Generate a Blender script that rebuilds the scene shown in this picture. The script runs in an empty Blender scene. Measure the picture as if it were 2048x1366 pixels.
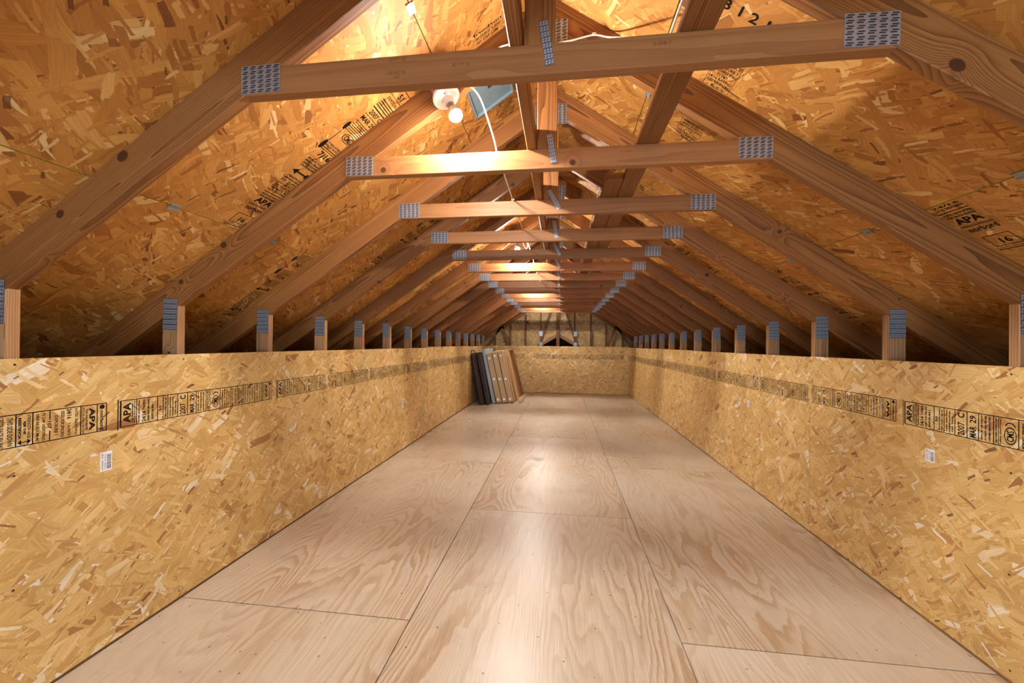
import bpy, bmesh, math, random
from mathutils import Vector, Matrix

random.seed(7)
SC = bpy.context.scene
COL = SC.collection
V = Vector

# ------------------------------------------------------------------ camera
F_PX, YAW, PIT, ROL = 782.57, .12395, .00512, .01001
CAM = V((.07385, 0, 1.29208))


def cam_dir(x, y, z):
    c, s = math.cos(ROL), math.sin(ROL); x, z = c * x - s * z, s * x + c * z
    c, s = math.cos(PIT), math.sin(PIT); y, z = c * y - s * z, s * y + c * z
    c, s = math.cos(YAW), math.sin(YAW); x, y = c * x - s * y, s * x + c * y
    return V((x, y, z))


cd = bpy.data.cameras.new('camera')
cd.sensor_fit = 'HORIZONTAL'; cd.sensor_width = 36.0
cd.lens = F_PX / 2048 * 36; cd.clip_start = .02; cd.clip_end = 200
cam = bpy.data.objects.new('camera', cd); COL.objects.link(cam)
r, u, f = cam_dir(1, 0, 0), cam_dir(0, 0, 1), cam_dir(0, 1, 0)
M = Matrix((r, u, -f)).transposed().to_4x4(); M.translation = CAM
cam.matrix_world = M
SC.camera = cam

# ------------------------------------------------------------------ world, assumed daylight, exposure
w = bpy.data.worlds.new('world'); SC.world = w; w.use_nodes = True
w.node_tree.nodes['Background'].inputs[0].default_value = (.62, .76, 1, 1)
w.node_tree.nodes['Background'].inputs[1].default_value = 1.0
FILL_GABLE = 95
BULB_STRENGTH = 2000
SC.view_settings.view_transform = 'Standard'
SC.view_settings.look = 'None'
SC.view_settings.exposure = 0.76
SC.view_settings.gamma = 1.0
SC.view_settings.use_curve_mapping = False
SC.cycles.use_denoising = True
SC.cycles.use_adaptive_sampling = True
SC.cycles.adaptive_threshold = .1
SC.cycles.adaptive_min_samples = 12
SC.cycles.max_bounces = 6
SC.cycles.diffuse_bounces = 4
SC.cycles.glossy_bounces = 2
SC.cycles.transparent_max_bounces = 12
SC.cycles.sample_clamp_indirect = 8


def fill_light(name, power, color, size, loc, rot):
    dl = bpy.data.lights.new(name, 'AREA')
    dl.shape = 'RECTANGLE'; dl.size, dl.size_y = size
    dl.energy = power; dl.color = color
    o = bpy.data.objects.new(name, dl); COL.objects.link(o)
    o.location = loc; o.rotation_euler = rot


# daylight put in at an assumed, unseen gable window behind the camera (for the cool light on the near faces and right-hand posts)
fill_light('window_behind_offscreen', FILL_GABLE, (.78, .88, 1), (2.0, 1.3), (.1, -2.52, 1.2), (math.radians(90), 0, 0))


# ------------------------------------------------------------------ node helpers
class NT:
    def __init__(self, name):
        self.m = bpy.data.materials.new(name); self.m.use_nodes = True
        self.t = self.m.node_tree; self.t.nodes.clear()

    def n(self, typ, ins=None, **pr):
        nd = self.t.nodes.new(typ)
        for k, v in pr.items(): setattr(nd, k, v)
        for k, v in (ins or {}).items():
            s = nd.inputs[k]
            if isinstance(v, bpy.types.NodeSocket): self.t.links.new(v, s)
            else: s.default_value = v
        return nd

    def math(self, op, a, b=0.0, c=0.0, clamp=False):
        return self.n('ShaderNodeMath', {0: a, 1: b, 2: c}, operation=op, use_clamp=clamp).outputs[0]

    def vm(self, op, a, b=(0, 0, 0)):
        nd = self.n('ShaderNodeVectorMath', {0: a, 1: b}, operation=op)
        return nd.outputs['Value'] if op in ('LENGTH', 'DOT_PRODUCT', 'DISTANCE') else nd.outputs[0]

    def scale(self, a, s):
        return self.n('ShaderNodeVectorMath', {0: a, 'Scale': s}, operation='SCALE').outputs[0]

    def mixv(self, f, a, b):
        nd = self.n('ShaderNodeMix', data_type='VECTOR')
        for i, v in ((0, f), (4, a), (5, b)):
            if isinstance(v, bpy.types.NodeSocket): self.t.links.new(v, nd.inputs[i])
            else: nd.inputs[i].default_value = v
        return nd.outputs[1]

    def mixc(self, f, a, b, blend='MIX'):
        nd = self.n('ShaderNodeMix', data_type='RGBA', blend_type=blend)
        for i, v in ((0, f), (6, a), (7, b)):
            if isinstance(v, bpy.types.NodeSocket): self.t.links.new(v, nd.inputs[i])
            else: nd.inputs[i].default_value = v
        return nd.outputs[2]

    def ramp(self, fac, stops, interp='LINEAR'):
        nd = self.n('ShaderNodeValToRGB', {0: fac}); cr = nd.color_ramp; cr.interpolation = interp
        while len(cr.elements) > 1: cr.elements.remove(cr.elements[-1])
        for i, (p, c) in enumerate(stops):
            e = cr.elements[0] if i == 0 else cr.elements.new(p)
            e.position = p; e.color = lin(c)
        return nd.outputs[0]

    def sep(self, v):
        nd = self.n('ShaderNodeSeparateXYZ', {0: v}); return nd.outputs[0], nd.outputs[1], nd.outputs[2]

    def comb(self, x, y, z=0.0):
        return self.n('ShaderNodeCombineXYZ', {0: x, 1: y, 2: z}).outputs[0]

    def noise(self, vec, scale=1., detail=2., rough=.5, dist=0., dims='3D'):
        return self.n('ShaderNodeTexNoise', {'Vector': vec, 'Scale': scale, 'Detail': detail, 'Roughness': rough, 'Distortion': dist}, noise_dimensions=dims)

    def objco(self, spread=40.):
        tc = self.n('ShaderNodeTexCoord').outputs['Object']
        rnd = self.n('ShaderNodeObjectInfo').outputs['Random']
        off = self.comb(self.math('MULTIPLY', rnd, spread), self.math('MULTIPLY', rnd, spread * 1.731), self.math('MULTIPLY', rnd, spread * .37))
        return tc, self.vm('ADD', tc, off), rnd

    def out(self, base, rough=.6, metallic=0., normal=None, spec=.4, extra=None):
        p = self.n('ShaderNodeBsdfPrincipled', {'Base Color': base, 'Roughness': rough, 'Metallic': metallic, 'Specular IOR Level': spec})
        if normal is not None: self.t.links.new(normal, p.inputs['Normal'])
        for k, v in (extra or {}).items(): p.inputs[k].default_value = v
        o = self.n('ShaderNodeOutputMaterial')
        self.t.links.new(p.outputs[0], o.inputs[0])
        return self.m

    def bump(self, h, strength=.3, dist=.002):
        return self.n('ShaderNodeBump', {'Height': h, 'Strength': strength, 'Distance': dist}).outputs[0]


def lin(c):
    def g(x):
        x /= 255
        return x / 12.92 if x <= .04045 else ((x + .055) / 1.055) ** 2.4
    return (g(c[0]), g(c[1]), g(c[2]), 1)


# ------------------------------------------------------------------ materials
def make_osb(name, stops, seed, bias=0., grain=.44, gloss=.24):
    t = NT(name)
    tc, P, rnd = t.objco()
    w1 = t.noise(P, 5, 1, dims='2D').outputs['Color']
    w2 = t.noise(P, 70, 1, dims='2D').outputs['Color']
    Pw = t.vm('ADD', P, t.vm('ADD', t.scale(t.vm('SUBTRACT', w1, (.5, .5, .5)), .05), t.scale(t.vm('SUBTRACT', w2, (.5, .5, .5)), .003)))
    rs = random.Random(seed)
    layers = [(.055, .010, 25, 1.0)]
    for a in (-20, 70, 40): layers.append((.075, .017, a, .85))
    for a in (35, -25, 12): layers.append((.11, .009, a, .45))
    for a in (60, -42, 22, 38): layers.append((.12, .034, a, .55))
    for a in (28, -65, 8): layers.append((.16, .05, a, .3))
    for a in (46, -30): layers.append((.10, .013, a, .2))
    state = None; co = None
    for i, (L, W, a, cov) in enumerate(layers):
        a = math.radians(a + bias + rs.uniform(-8, 8))
        rot = t.n('ShaderNodeVectorRotate', {'Vector': Pw, 'Angle': -a}, rotation_type='Z_AXIS').outputs[0]
        q = t.vm('MULTIPLY', rot, (1 / L, 1 / W, 0))
        q = t.vm('ADD', q, (rs.uniform(0, 50), rs.uniform(0, 50), 0))
        vo = t.n('ShaderNodeTexVoronoi', {'Vector': q, 'Scale': 1., 'Randomness': 1.}, voronoi_dimensions='2D', distance='CHEBYCHEV')
        R, G, B = t.sep(vo.outputs['Color'])
        th = t.math('MULTIPLY_ADD', B, .28, .24)
        ratio = t.math('DIVIDE', vo.outputs['Distance'], th)
        cur = t.comb(R, ratio, B)
        if state is None:
            state, co = cur, q
        else:
            mask = t.math('MULTIPLY', t.math('LESS_THAN', ratio, 1.), t.math('LESS_THAN', G, cov))
            state = t.mixv(mask, state, cur); co = t.mixv(mask, co, q)
    R, ratio, B = t.sep(state)
    col = t.ramp(R, stops)
    gr = t.noise(t.vm('MULTIPLY', co, (1.2, 11, 1)), 1, 4, .7, dims='2D').outputs['Fac']
    mul = t.math('MULTIPLY_ADD', gr, grain * 2, 1 - grain)
    edge = t.n('ShaderNodeMapRange', {0: ratio, 1: .9, 2: 1.0, 3: 1.0, 4: .8}).outputs[0]
    low = t.math('MULTIPLY_ADD', t.noise(P, 3., 2, dims='2D').outputs['Fac'], .36, .82)
    mul = t.math('MULTIPLY', mul, low)
    col = t.mixc(1., col, t.comb(mul, mul, mul), 'MULTIPLY')
    # dark chips and tiny pits
    rot = t.vm('MULTIPLY', t.n('ShaderNodeVectorRotate', {'Vector': Pw, 'Angle': -.6}, rotation_type='Z_AXIS').outputs[0], (1 / .1, 1 / .03, 0))
    vo = t.n('ShaderNodeTexVoronoi', {'Vector': rot, 'Scale': 1.}, voronoi_dimensions='2D', distance='CHEBYCHEV')
    R2, G2, B2 = t.sep(vo.outputs['Color'])
    chip = t.math('MULTIPLY', t.math('LESS_THAN', vo.outputs['Distance'], t.math('MULTIPLY_ADD', R2, .18, .05)), t.math('LESS_THAN', G2, .04))
    col = t.mixc(t.math('MULTIPLY', chip, .8), col, lin((98, 52, 24)))
    h = t.math('ADD', t.math('ADD', t.math('MULTIPLY', R, .6), t.math('MULTIPLY', gr, .5)), edge)
    rough = t.math('MULTIPLY_ADD', B, .66 - gloss, gloss)
    return t.out(col, rough, normal=t.bump(h, .35, .0015), spec=.4)


OSB_WALL = make_osb('osb_flakes_wall', [(0, (156, 106, 60)), (.03, (184, 136, 82)), (.15, (199, 156, 92)), (.5, (208, 170, 105)),
                                       (.85, (218, 184, 122)), (.95, (227, 198, 148)), (.98, (228, 210, 178)), (1, (232, 222, 206))], 3)
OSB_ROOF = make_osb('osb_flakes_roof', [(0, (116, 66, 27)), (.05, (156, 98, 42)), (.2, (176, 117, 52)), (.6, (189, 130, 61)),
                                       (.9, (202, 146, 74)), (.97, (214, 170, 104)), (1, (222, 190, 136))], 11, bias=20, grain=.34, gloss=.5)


# roof truss outline (also used to set knots into the nearest rafters)
S_ = .675; ZU = 2.842; RT = .15; XE = 2.75      # pitch, apex of rafters' top edge, vertical rafter depth, eave


def raft_local(sgn):
    c = V((sgn * XE / 2, ZU - S_ * XE / 2 - RT / 2)); d = V((sgn, -S_)).normalized()
    # local y = (0,-1,0) x d
    n = V((-d.y, d.x)) if True else None
    return lambda x, z: ((V((x, z)) - c).dot(d), (V((x, z)) - c).dot(n))


RAFT_L, RAFT_R = raft_local(-1), raft_local(1)


def make_lumber(name, dark, mid, light, ringf=150., knot_col=(60, 28, 14), stain=.25, knots=(), soft=1.):
    t = NT(name)
    tc, P, rnd = t.objco(23.)
    x, y, z = t.sep(tc)
    sx = t.math('MULTIPLY_ADD', rnd, 57., 3.)
    # knots: sparse points on the (x, y) face
    kq = t.comb(t.math('ADD', t.math('MULTIPLY', x, 2.2), sx), t.math('ADD', t.math('MULTIPLY', y, 9.), sx))
    kv = t.n('ShaderNodeTexVoronoi', {'Vector': kq, 'Scale': 1., 'Randomness': 1.}, voronoi_dimensions='2D')
    kr, kg, kb = t.sep(kv.outputs['Color'])
    dvec = t.vm('SUBTRACT', kq, kv.outputs['Position'])
    dm = t.vm('LENGTH', t.vm('MULTIPLY', dvec, (1 / 2.2, 1 / 9., 0)))
    on = t.math('LESS_THAN', kg, .3)
    krad = t.math('MULTIPLY_ADD', kr, .012, .004)
    kn = t.math('MULTIPLY', on, t.math('POWER', 2.718, t.math('MULTIPLY', t.math('DIVIDE', dm, krad), -.45)))
    wob = t.noise(t.comb(t.math('ADD', t.math('MULTIPLY', x, .8), sx), t.math('MULTIPLY', y, 9.), t.math('MULTIPLY', z, 9.)), 1., 2, .5).outputs['Fac']
    cy = t.math('MULTIPLY_ADD', t.math('FRACT', t.math('MULTIPLY', rnd, 17.3)), .09, -.045)
    cz = t.math('MULTIPLY_ADD', t.math('FRACT', t.math('MULTIPLY', rnd, 31.7)), .10, -.09)
    rad = t.vm('LENGTH', t.comb(t.math('SUBTRACT', y, cy), t.math('SUBTRACT', z, cz)))
    rad = t.math('ADD', rad, t.math('MULTIPLY', wob, .04))
    rad = t.math('ADD', rad, t.math('MULTIPLY', kn, .03))
    own = None
    for (kx_, ky_, kr_) in knots:
        dk = t.vm('LENGTH', t.comb(t.math('MULTIPLY', t.math('SUBTRACT', x, kx_), .8), t.math('SUBTRACT', y, ky_)))
        rad = t.math('ADD', rad, t.math('MULTIPLY', t.math('POWER', 2.718, t.math('MULTIPLY', dk, -.55 / kr_)), .05))
        c_ = t.n('ShaderNodeMapRange', {0: dk, 1: kr_ * .9, 2: kr_ * 1.15, 3: .9, 4: 0.}).outputs[0]
        own = c_ if own is None else t.math('MAXIMUM', own, c_)
    ph = t.math('FRACT', t.math('MULTIPLY', rad, ringf))
    late = t.math('POWER', ph, 2.2)
    fib = t.noise(t.comb(t.math('ADD', t.math('MULTIPLY', x, 3.), sx), t.math('MULTIPLY', y, 240.), t.math('MULTIPLY', z, 240.)), 1., 2, .6).outputs['Fac']
    v = t.math('ADD', t.math('MULTIPLY', late, .62 * soft), t.math('MULTIPLY_ADD', fib, .5, -.05))
    col = t.ramp(v, [(0.05, light), (.42, mid), (.95, dark)])
    st = t.noise(t.comb(t.math('ADD', t.math('MULTIPLY', x, .9), sx), t.math('MULTIPLY', y, 5.), t.math('MULTIPLY', z, 5.)), 1., 3, .6).outputs['Fac']
    stm = t.n('ShaderNodeMapRange', {0: st, 1: .52, 2: .72, 3: 0., 4: stain}).outputs[0]
    col = t.mixc(stm, col, lin((70, 44, 34)))
    tint = t.math('MULTIPLY_ADD', t.math('FRACT', t.math('MULTIPLY', rnd, 7.77)), .3, .84)
    col = t.mixc(1., col, t.comb(tint, tint, tint), 'MULTIPLY')
    core = t.n('ShaderNodeMapRange', {0: t.math('DIVIDE', dm, krad), 1: .8, 2: 1.35, 3: .85, 4: 0.}).outputs[0]
    col = t.mixc(t.math('MULTIPLY', core, on), col, lin(knot_col))
    if own is not None: col = t.mixc(own, col, lin(knot_col))
    return t.out(col, .52, normal=t.bump(v, .25, .001), spec=.35)


LUM = make_lumber('fir_lumber', (88, 49, 20), (136, 85, 41), (158, 106, 57))
LUM_NEAR_L = make_lumber('fir_lumber_two_knots', (88, 49, 20), (136, 85, 41), (158, 106, 57), knots=[RAFT_L(-1.365, 1.897) + (.017,), RAFT_L(-1.604, 1.713) + (.013,)])
LUM_NEAR_R = make_lumber('fir_lumber_one_knot', (88, 49, 20), (136, 85, 41), (158, 106, 57), knots=[RAFT_R(1.063, 2.008) + (.016,)])
LUM_POST = make_lumber('fir_post_lumber', (128, 84, 50), (172, 126, 84), (188, 144, 102), stain=.12)
LUM_TIE = make_lumber('spruce_tie_lumber', (112, 66, 33), (148, 95, 53), (162, 111, 66), ringf=90., stain=.15, soft=.5)


def make_ply(name, stains=()):
    t = NT(name)
    tc, P, rnd = t.objco(31.)
    x, y, z = t.sep(P)
    lo = t.noise(t.comb(t.math('MULTIPLY', x, .42), t.math('MULTIPLY', y, 2.4)), 1., 1.5, .5, .25, '2D').outputs['Fac']
    hi = t.noise(t.comb(t.math('MULTIPLY', x, 6.), t.math('MULTIPLY', y, 22.)), 1., 2, .5, 0, '2D').outputs['Fac']
    hgt = t.math('ADD', t.math('MULTIPLY', lo, 24.), t.math('MULTIPLY', hi, .8))
    hgt = t.math('ADD', hgt, t.math('MULTIPLY', y, 4.))
    ph = t.math('FRACT', hgt)
    band = t.ramp(ph, [(0, (225, 225, 225)), (.45, (200, 200, 200)), (.72, (70, 70, 70)), (.9, (20, 20, 20)), (1, (225, 225, 225))])
    amp = t.n('ShaderNodeMapRange', {0: t.noise(t.comb(t.math('MULTIPLY', x, .8), t.math('MULTIPLY', y, 1.7), 4.), 1., 2, .5).outputs['Fac'], 1: .38, 2: .62, 3: .12, 4: .8}).outputs[0]
    fib = t.noise(t.comb(t.math('MULTIPLY', x, 4.), t.math('MULTIPLY', y, 260.)), 1., 2, .6, 0, '2D').outputs['Fac']
    lightc = t.mixc(t.noise(P, 1.1, 2, dims='2D').outputs['Fac'], lin((230, 218, 202)), lin((216, 198, 172)))
    col = t.mixc(t.math('MULTIPLY', t.math('SUBTRACT', 1., band), amp), lightc, lin((184, 149, 110)))
    col = t.mixc(1., col, t.ramp(fib, [(.2, (226, 224, 222)), (.7, (255, 255, 255))]), 'MULTIPLY')
    # grey scuffs and warm patches
    sc = t.n('ShaderNodeMapRange', {0: t.noise(P, 2.3, 4, .65, .6, '2D').outputs['Fac'], 1: .56, 2: .74, 3: 0., 4: .4}).outputs[0]
    col = t.mixc(sc, col, lin((176, 158, 142)))
    # small dark pin marks and nail holes
    vo = t.n('ShaderNodeTexVoronoi', {'Vector': P, 'Scale': 9.}, voronoi_dimensions='2D')
    R, G, B = t.sep(vo.outputs['Color'])
    pin = t.math('MULTIPLY', t.math('LESS_THAN', vo.outputs['Distance'], t.math('MULTIPLY_ADD', R, .03, .015)), t.math('LESS_THAN', G, .5))
    col = t.mixc(t.math('MULTIPLY', pin, .65), col, lin((84, 58, 44)))
    tint = t.math('MULTIPLY_ADD', t.math('FRACT', t.math('MULTIPLY', rnd, 13.1)), .14, .92)
    col = t.mixc(1., col, t.comb(tint, tint, tint), 'MULTIPLY')
    for (sx_, sy_, sr_) in stains:
        x0, y0, z0 = t.sep(tc)
        d = t.vm('LENGTH', t.comb(t.math('MULTIPLY', t.math('SUBTRACT', x0, sx_), .75), t.math('SUBTRACT', y0, sy_)))
        d = t.math('ADD', d, t.math('MULTIPLY', t.math('SUBTRACT', t.noise(tc, 14, 4, .7).outputs['Fac'], .5), sr_ * 1.2))
        col = t.mixc(t.n('ShaderNodeMapRange', {0: d, 1: sr_ * .5, 2: sr_ * 1.1, 3: .6, 4: 0.}).outputs[0], col, lin((104, 92, 80)))
    rough = t.math('MULTIPLY_ADD', fib, .16, .26)
    return t.out(col, rough, normal=t.bump(t.math('ADD', fib, t.math('MULTIPLY', band, .3)), .12, .001), spec=.45)


PLY = make_ply('pine_plywood')
PLY_STAIN = make_ply('pine_plywood_stained', [(1.395, .78, .07)])


def plain(name, c, rough=.6, metallic=0., spec=.4, var=.12, scale=30.):
    t = NT(name)
    tc, P, rnd = t.objco()
    nz = t.noise(P, scale, 3).outputs['Fac']
    m = t.math('MULTIPLY_ADD', nz, 2 * var, 1 - var)
    return t.out(t.mixc(1., lin(c), t.comb(m, m, m), 'MULTIPLY'), rough, metallic, spec=spec)


PLATE = plain('galvanised_steel', (176, 180, 190), .38, .75, var=.25, scale=60)
PLATE_DULL = plain('dull_zinc_steel', (128, 132, 146), .42, .75, var=.25, scale=60)
SLOT = plain('plate_slot_dark', (52, 46, 50), .6, .2)
TOOTH = plain('plate_tooth_bright', (196, 206, 218), .35, .5)  # glints off the tooth edges put into a lighter zinc colour
PORC = plain('white_porcelain', (230, 230, 226), .25, var=.02)
BOXG = plain('grey_steel_box', (150, 150, 148), .55, .3)
CABLE = plain('white_cable_jacket', (228, 226, 218), .5, var=.04)
YEL = plain('yellow_edge_paint', (196, 176, 40), .7)
FELT = plain('roofing_felt', (46, 44, 42), .9)
DARKWOOD = plain('dark_weathered_wood', (58, 40, 28), .8)
VENTM = plain('grey_blue_sheet', (118, 140, 152), .5, .1)
CARD = plain('tan_cardboard', (188, 160, 124), .7, var=.05)
CARD2 = plain('brown_cardboard', (172, 126, 84), .75, var=.06)
ESP = plain('espresso_finish', (52, 34, 30), .32, var=.12, scale=8)
GREYP = plain('grey_painted_panel', (168, 172, 174), .5, var=.04)
MAPLE = plain('pale_maple', (214, 178, 134), .5, var=.06)
PAPER = plain('white_paper_label', (236, 236, 240), .6, var=.02)
GLUE = plain('subfloor_grey', (96, 74, 56), .9)
NAILM = plain('nail_steel', (60, 56, 56), .5, .6)
REDC = plain('red_crayon', (214, 62, 40), .7)


def make_ink(name, c, wear, blend=1.):
    t = NT(name)
    tc, P, rnd = t.objco()
    nz = t.noise(P, 55, 4, .7).outputs['Fac']
    nz2 = t.noise(t.vm('MULTIPLY', P, (40, 14, 20)), 1., 2).outputs['Fac']
    keep = t.math('MULTIPLY', t.n('ShaderNodeMapRange', {0: t.math('ADD', t.math('MULTIPLY', nz, .6), t.math('MULTIPLY', nz2, .4)), 1: wear, 2: wear + .06, 3: 0., 4: 1.}).outputs[0], blend)
    p = t.n('ShaderNodeBsdfPrincipled', {'Base Color': lin(c), 'Roughness': .6, 'Specular IOR Level': .2})
    tr = t.n('ShaderNodeBsdfTransparent')
    mx = t.n('ShaderNodeMixShader', {0: keep, 1: tr.outputs[0], 2: p.outputs[0]})
    o = t.n('ShaderNodeOutputMaterial'); t.t.links.new(mx.outputs[0], o.inputs[0])
    return t.m


INK = make_ink('stamp_ink', (20, 14, 10), .28)
INK_FAINT = make_ink('faint_mill_ink', (72, 40, 30), .42, .55)
INK_BLUE = plain('blue_black_print', (40, 48, 84), .6)


def make_bulb():
    t = NT('lit_frosted_bulb')
    e = t.n('ShaderNodeEmission', {0: (1, .965, .90, 1), 1: BULB_STRENGTH})
    o = t.n('ShaderNodeOutputMaterial'); t.t.links.new(e.outputs[0], o.inputs[0])
    return t.m


BULB = make_bulb()


def make_glass():
    t = NT('window_glass')
    g = t.n('ShaderNodeBsdfTransparent', {0: (.92, .96, .97, 1)})
    gl = t.n('ShaderNodeBsdfGlossy', {0: (1, 1, 1, 1), 'Roughness': .02})
    mx = t.n('ShaderNodeMixShader', {0: .06, 1: g.outputs[0], 2: gl.outputs[0]})
    o = t.n('ShaderNodeOutputMaterial'); t.t.links.new(mx.outputs[0], o.inputs[0])
    return t.m


GLASS = make_glass()


# ------------------------------------------------------------------ mesh helpers
class MB:
    def __init__(self): self.v = []; self.f = []; self.mi = []

    def add(self, vs, fs, mi=0):
        b = len(self.v); self.v += [tuple(p) for p in vs]
        self.f += [tuple(i + b for i in fc) for fc in fs]; self.mi += [mi] * len(fs)

    def box(self, x0, x1, y0, y1, z0, z1, mi=0):
        self.add([(x0, y0, z0), (x1, y0, z0), (x1, y1, z0), (x0, y1, z0), (x0, y0, z1), (x1, y0, z1), (x1, y1, z1), (x0, y1, z1)],
                 [(3, 2, 1, 0), (4, 5, 6, 7), (0, 1, 5, 4), (1, 2, 6, 5), (2, 3, 7, 6), (3, 0, 4, 7)], mi)

    def quad(self, x0, x1, y0, y1, z, mi=0):
        self.add([(x0, y0, z), (x1, y0, z), (x1, y1, z), (x0, y1, z)], [(0, 1, 2, 3)], mi)

    def prism(self, poly, z0, z1, mi=0):
        n = len(poly)
        a = sum(poly[i][0] * poly[(i + 1) % n][1] - poly[(i + 1) % n][0] * poly[i][1] for i in range(n))
        if a < 0: poly = poly[::-1]
        self.add([(x, y, z0) for x, y in poly] + [(x, y, z1) for x, y in poly],
                 [tuple(range(n))[::-1], tuple(range(n, 2 * n))] + [(i, (i + 1) % n, n + (i + 1) % n, n + i) for i in range(n)], mi)

    def lathe(self, prof, seg=24, mi=0):
        vs = []; fs = []
        for (rr, z) in prof:
            for i in range(seg):
                a = 2 * math.pi * i / seg; vs.append((rr * math.cos(a), rr * math.sin(a), z))
        for j in range(len(prof) - 1):
            for i in range(seg):
                k = (i + 1) % seg
                fs.append((j * seg + i, j * seg + k, (j + 1) * seg + k, (j + 1) * seg + i))
        fs.append(tuple(range(seg))[::-1]); fs.append(tuple((len(prof) - 1) * seg + i for i in range(seg)))
        self.add(vs, fs, mi)

    def tube(self, pts, rad, seg=8, mi=0):
        pts = [V(p) for p in pts]; vs = []; fs = []
        for i, p in enumerate(pts):
            d = (pts[min(i + 1, len(pts) - 1)] - pts[max(i - 1, 0)]).normalized()
            up = V((0, 0, 1)) if abs(d.z) < .95 else V((1, 0, 0))
            a = d.cross(up).normalized(); b = a.cross(d)
            for k in range(seg):
                th = 2 * math.pi * k / seg
                vs.append(p + a * (rad * math.cos(th)) + b * (rad * math.sin(th)))
        for i in range(len(pts) - 1):
            for k in range(seg):
                l = (k + 1) % seg
                fs.append((i * seg + k, i * seg + l, (i + 1) * seg + l, (i + 1) * seg + k))
        fs.append(tuple(range(seg))[::-1]); fs.append(tuple((len(pts) - 1) * seg + k for k in range(seg)))
        self.add(vs, fs, mi)

    def mesh(self, name, mats, bevel=0., smooth=False):
        me = bpy.data.meshes.new(name); me.from_pydata(self.v, [], self.f)
        for m in (mats if isinstance(mats, (list, tuple)) else [mats]): me.materials.append(m)
        me.polygons.foreach_set('material_index', self.mi)
        bm = bmesh.new(); bm.from_mesh(me)
        if bevel: bmesh.ops.bevel(bm, geom=bm.edges[:], offset=bevel, segments=1, affect='EDGES', profile=.5)
        bm.to_mesh(me); bm.free()
        if smooth: me.polygons.foreach_set('use_smooth', [True] * len(me.polygons))
        me.update(); return me


def fixn(me):
    bm = bmesh.new(); bm.from_mesh(me); bmesh.ops.recalc_face_normals(bm, faces=bm.faces[:]); bm.to_mesh(me); bm.free(); return me


def ob(name, data, parent=None, matrix=None, loc=None, rot=None, **props):
    o = bpy.data.objects.new(name, data); COL.objects.link(o)
    if parent: o.parent = parent
    if matrix is not None: o.matrix_basis = matrix
    if loc: o.location = loc
    if rot: o.rotation_euler = rot
    for k, v in props.items(): o[k] = v
    return o


def tag(o, label, cat, group=None):
    o['label'] = label; o['category'] = cat
    if group: o['group'] = group
    return o


def frame(origin, ex, ey):
    ex = V(ex).normalized(); ey = V(ey).normalized(); ez = ex.cross(ey)
    m = Matrix((ex, ey, ez)).transposed().to_4x4(); m.translation = V(origin); return m


def stick(name, poly, d, y0, thick, mat, bevel=.0025):
    """a board in an XZ plane: poly in (x, z), grain along d; returns (mesh, local matrix)"""
    ex = V((d[0], 0, d[1])).normalized(); ez = V((0, -1, 0)); ey = ez.cross(ex)
    cx = sum(p[0] for p in poly) / len(poly); cz = sum(p[1] for p in poly) / len(poly)
    o = V((cx, y0 + thick / 2, cz))
    loc = [((V((p[0], o.y, p[1])) - o).dot(ex), (V((p[0], o.y, p[1])) - o).dot(ey)) for p in poly]
    b = MB(); b.prism(loc, -thick / 2, thick / 2)
    return b.mesh(name, mat, bevel), frame(o, ex, ey)


_txt = {}


def text_geo(s, bold=0.):
    """flat lettering as triangles in a unit box: x 0..1 along the line, y 0..1 over cap height"""
    k = (s, bold)
    if k in _txt: return _txt[k]
    c = bpy.data.curves.new('lettering', 'FONT'); c.body = s; c.size = 1; c.resolution_u = 2; c.offset = bold; c.fill_mode = 'FRONT'
    o = bpy.data.objects.new('lettering', c)
    me = bpy.data.meshes.new_from_object(o)
    vs = [v.co.copy() for v in me.vertices]; fs = [tuple(p.vertices) for p in me.polygons]
    bpy.data.objects.remove(o); bpy.data.curves.remove(c); bpy.data.meshes.remove(me)
    if vs:
        x0, x1 = min(v.x for v in vs), max(v.x for v in vs); y0, y1 = min(v.y for v in vs), max(v.y for v in vs)
        vs = [((v.x - x0) / (x1 - x0), (v.y - y0) / (y1 - y0)) for v in vs]
    _txt[k] = (vs, fs); return _txt[k]


# ------------------------------------------------------------------ printed panel stamp (local u along, v across 0..H)
H = .113
UP, DN = 1, -1
STAMP = []      # (u0, u1, verts, faces)


def st_text(S, s, uc, du, v0, v1, d, bold=.045):
    vs, fs = text_geo(s, bold)
    out = []
    for (a, b) in vs:
        if d == UP: out.append((uc + du / 2 - b * du, (v0 + a * (v1 - v0)) * H))
        else: out.append((uc - du / 2 + b * du, (v1 - a * (v1 - v0)) * H))
    S.append((uc - du / 2, uc + du / 2, out, fs))


def st_bar(S, u0, u1, v0=0., v1=1.):
    S.append((u0, u1, [(u0, v0 * H), (u1, v0 * H), (u1, v1 * H), (u0, v1 * H)], [(0, 1, 2, 3)]))


def st_ring(S, uc, vc, ru, rv, w, a0=0, a1=360):
    n = 24; vs = []; fs = []
    for i in range(n + 1):
        a = math.radians(a0 + (a1 - a0) * i / n)
        for k in (1, 1 - w): vs.append((uc + ru * k * math.cos(a), vc * H + rv * H * k * math.sin(a)))
        if i: fs.append((2 * i - 2, 2 * i - 1, 2 * i + 1, 2 * i))
    S.append((uc - ru, uc + ru, vs, fs))


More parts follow.
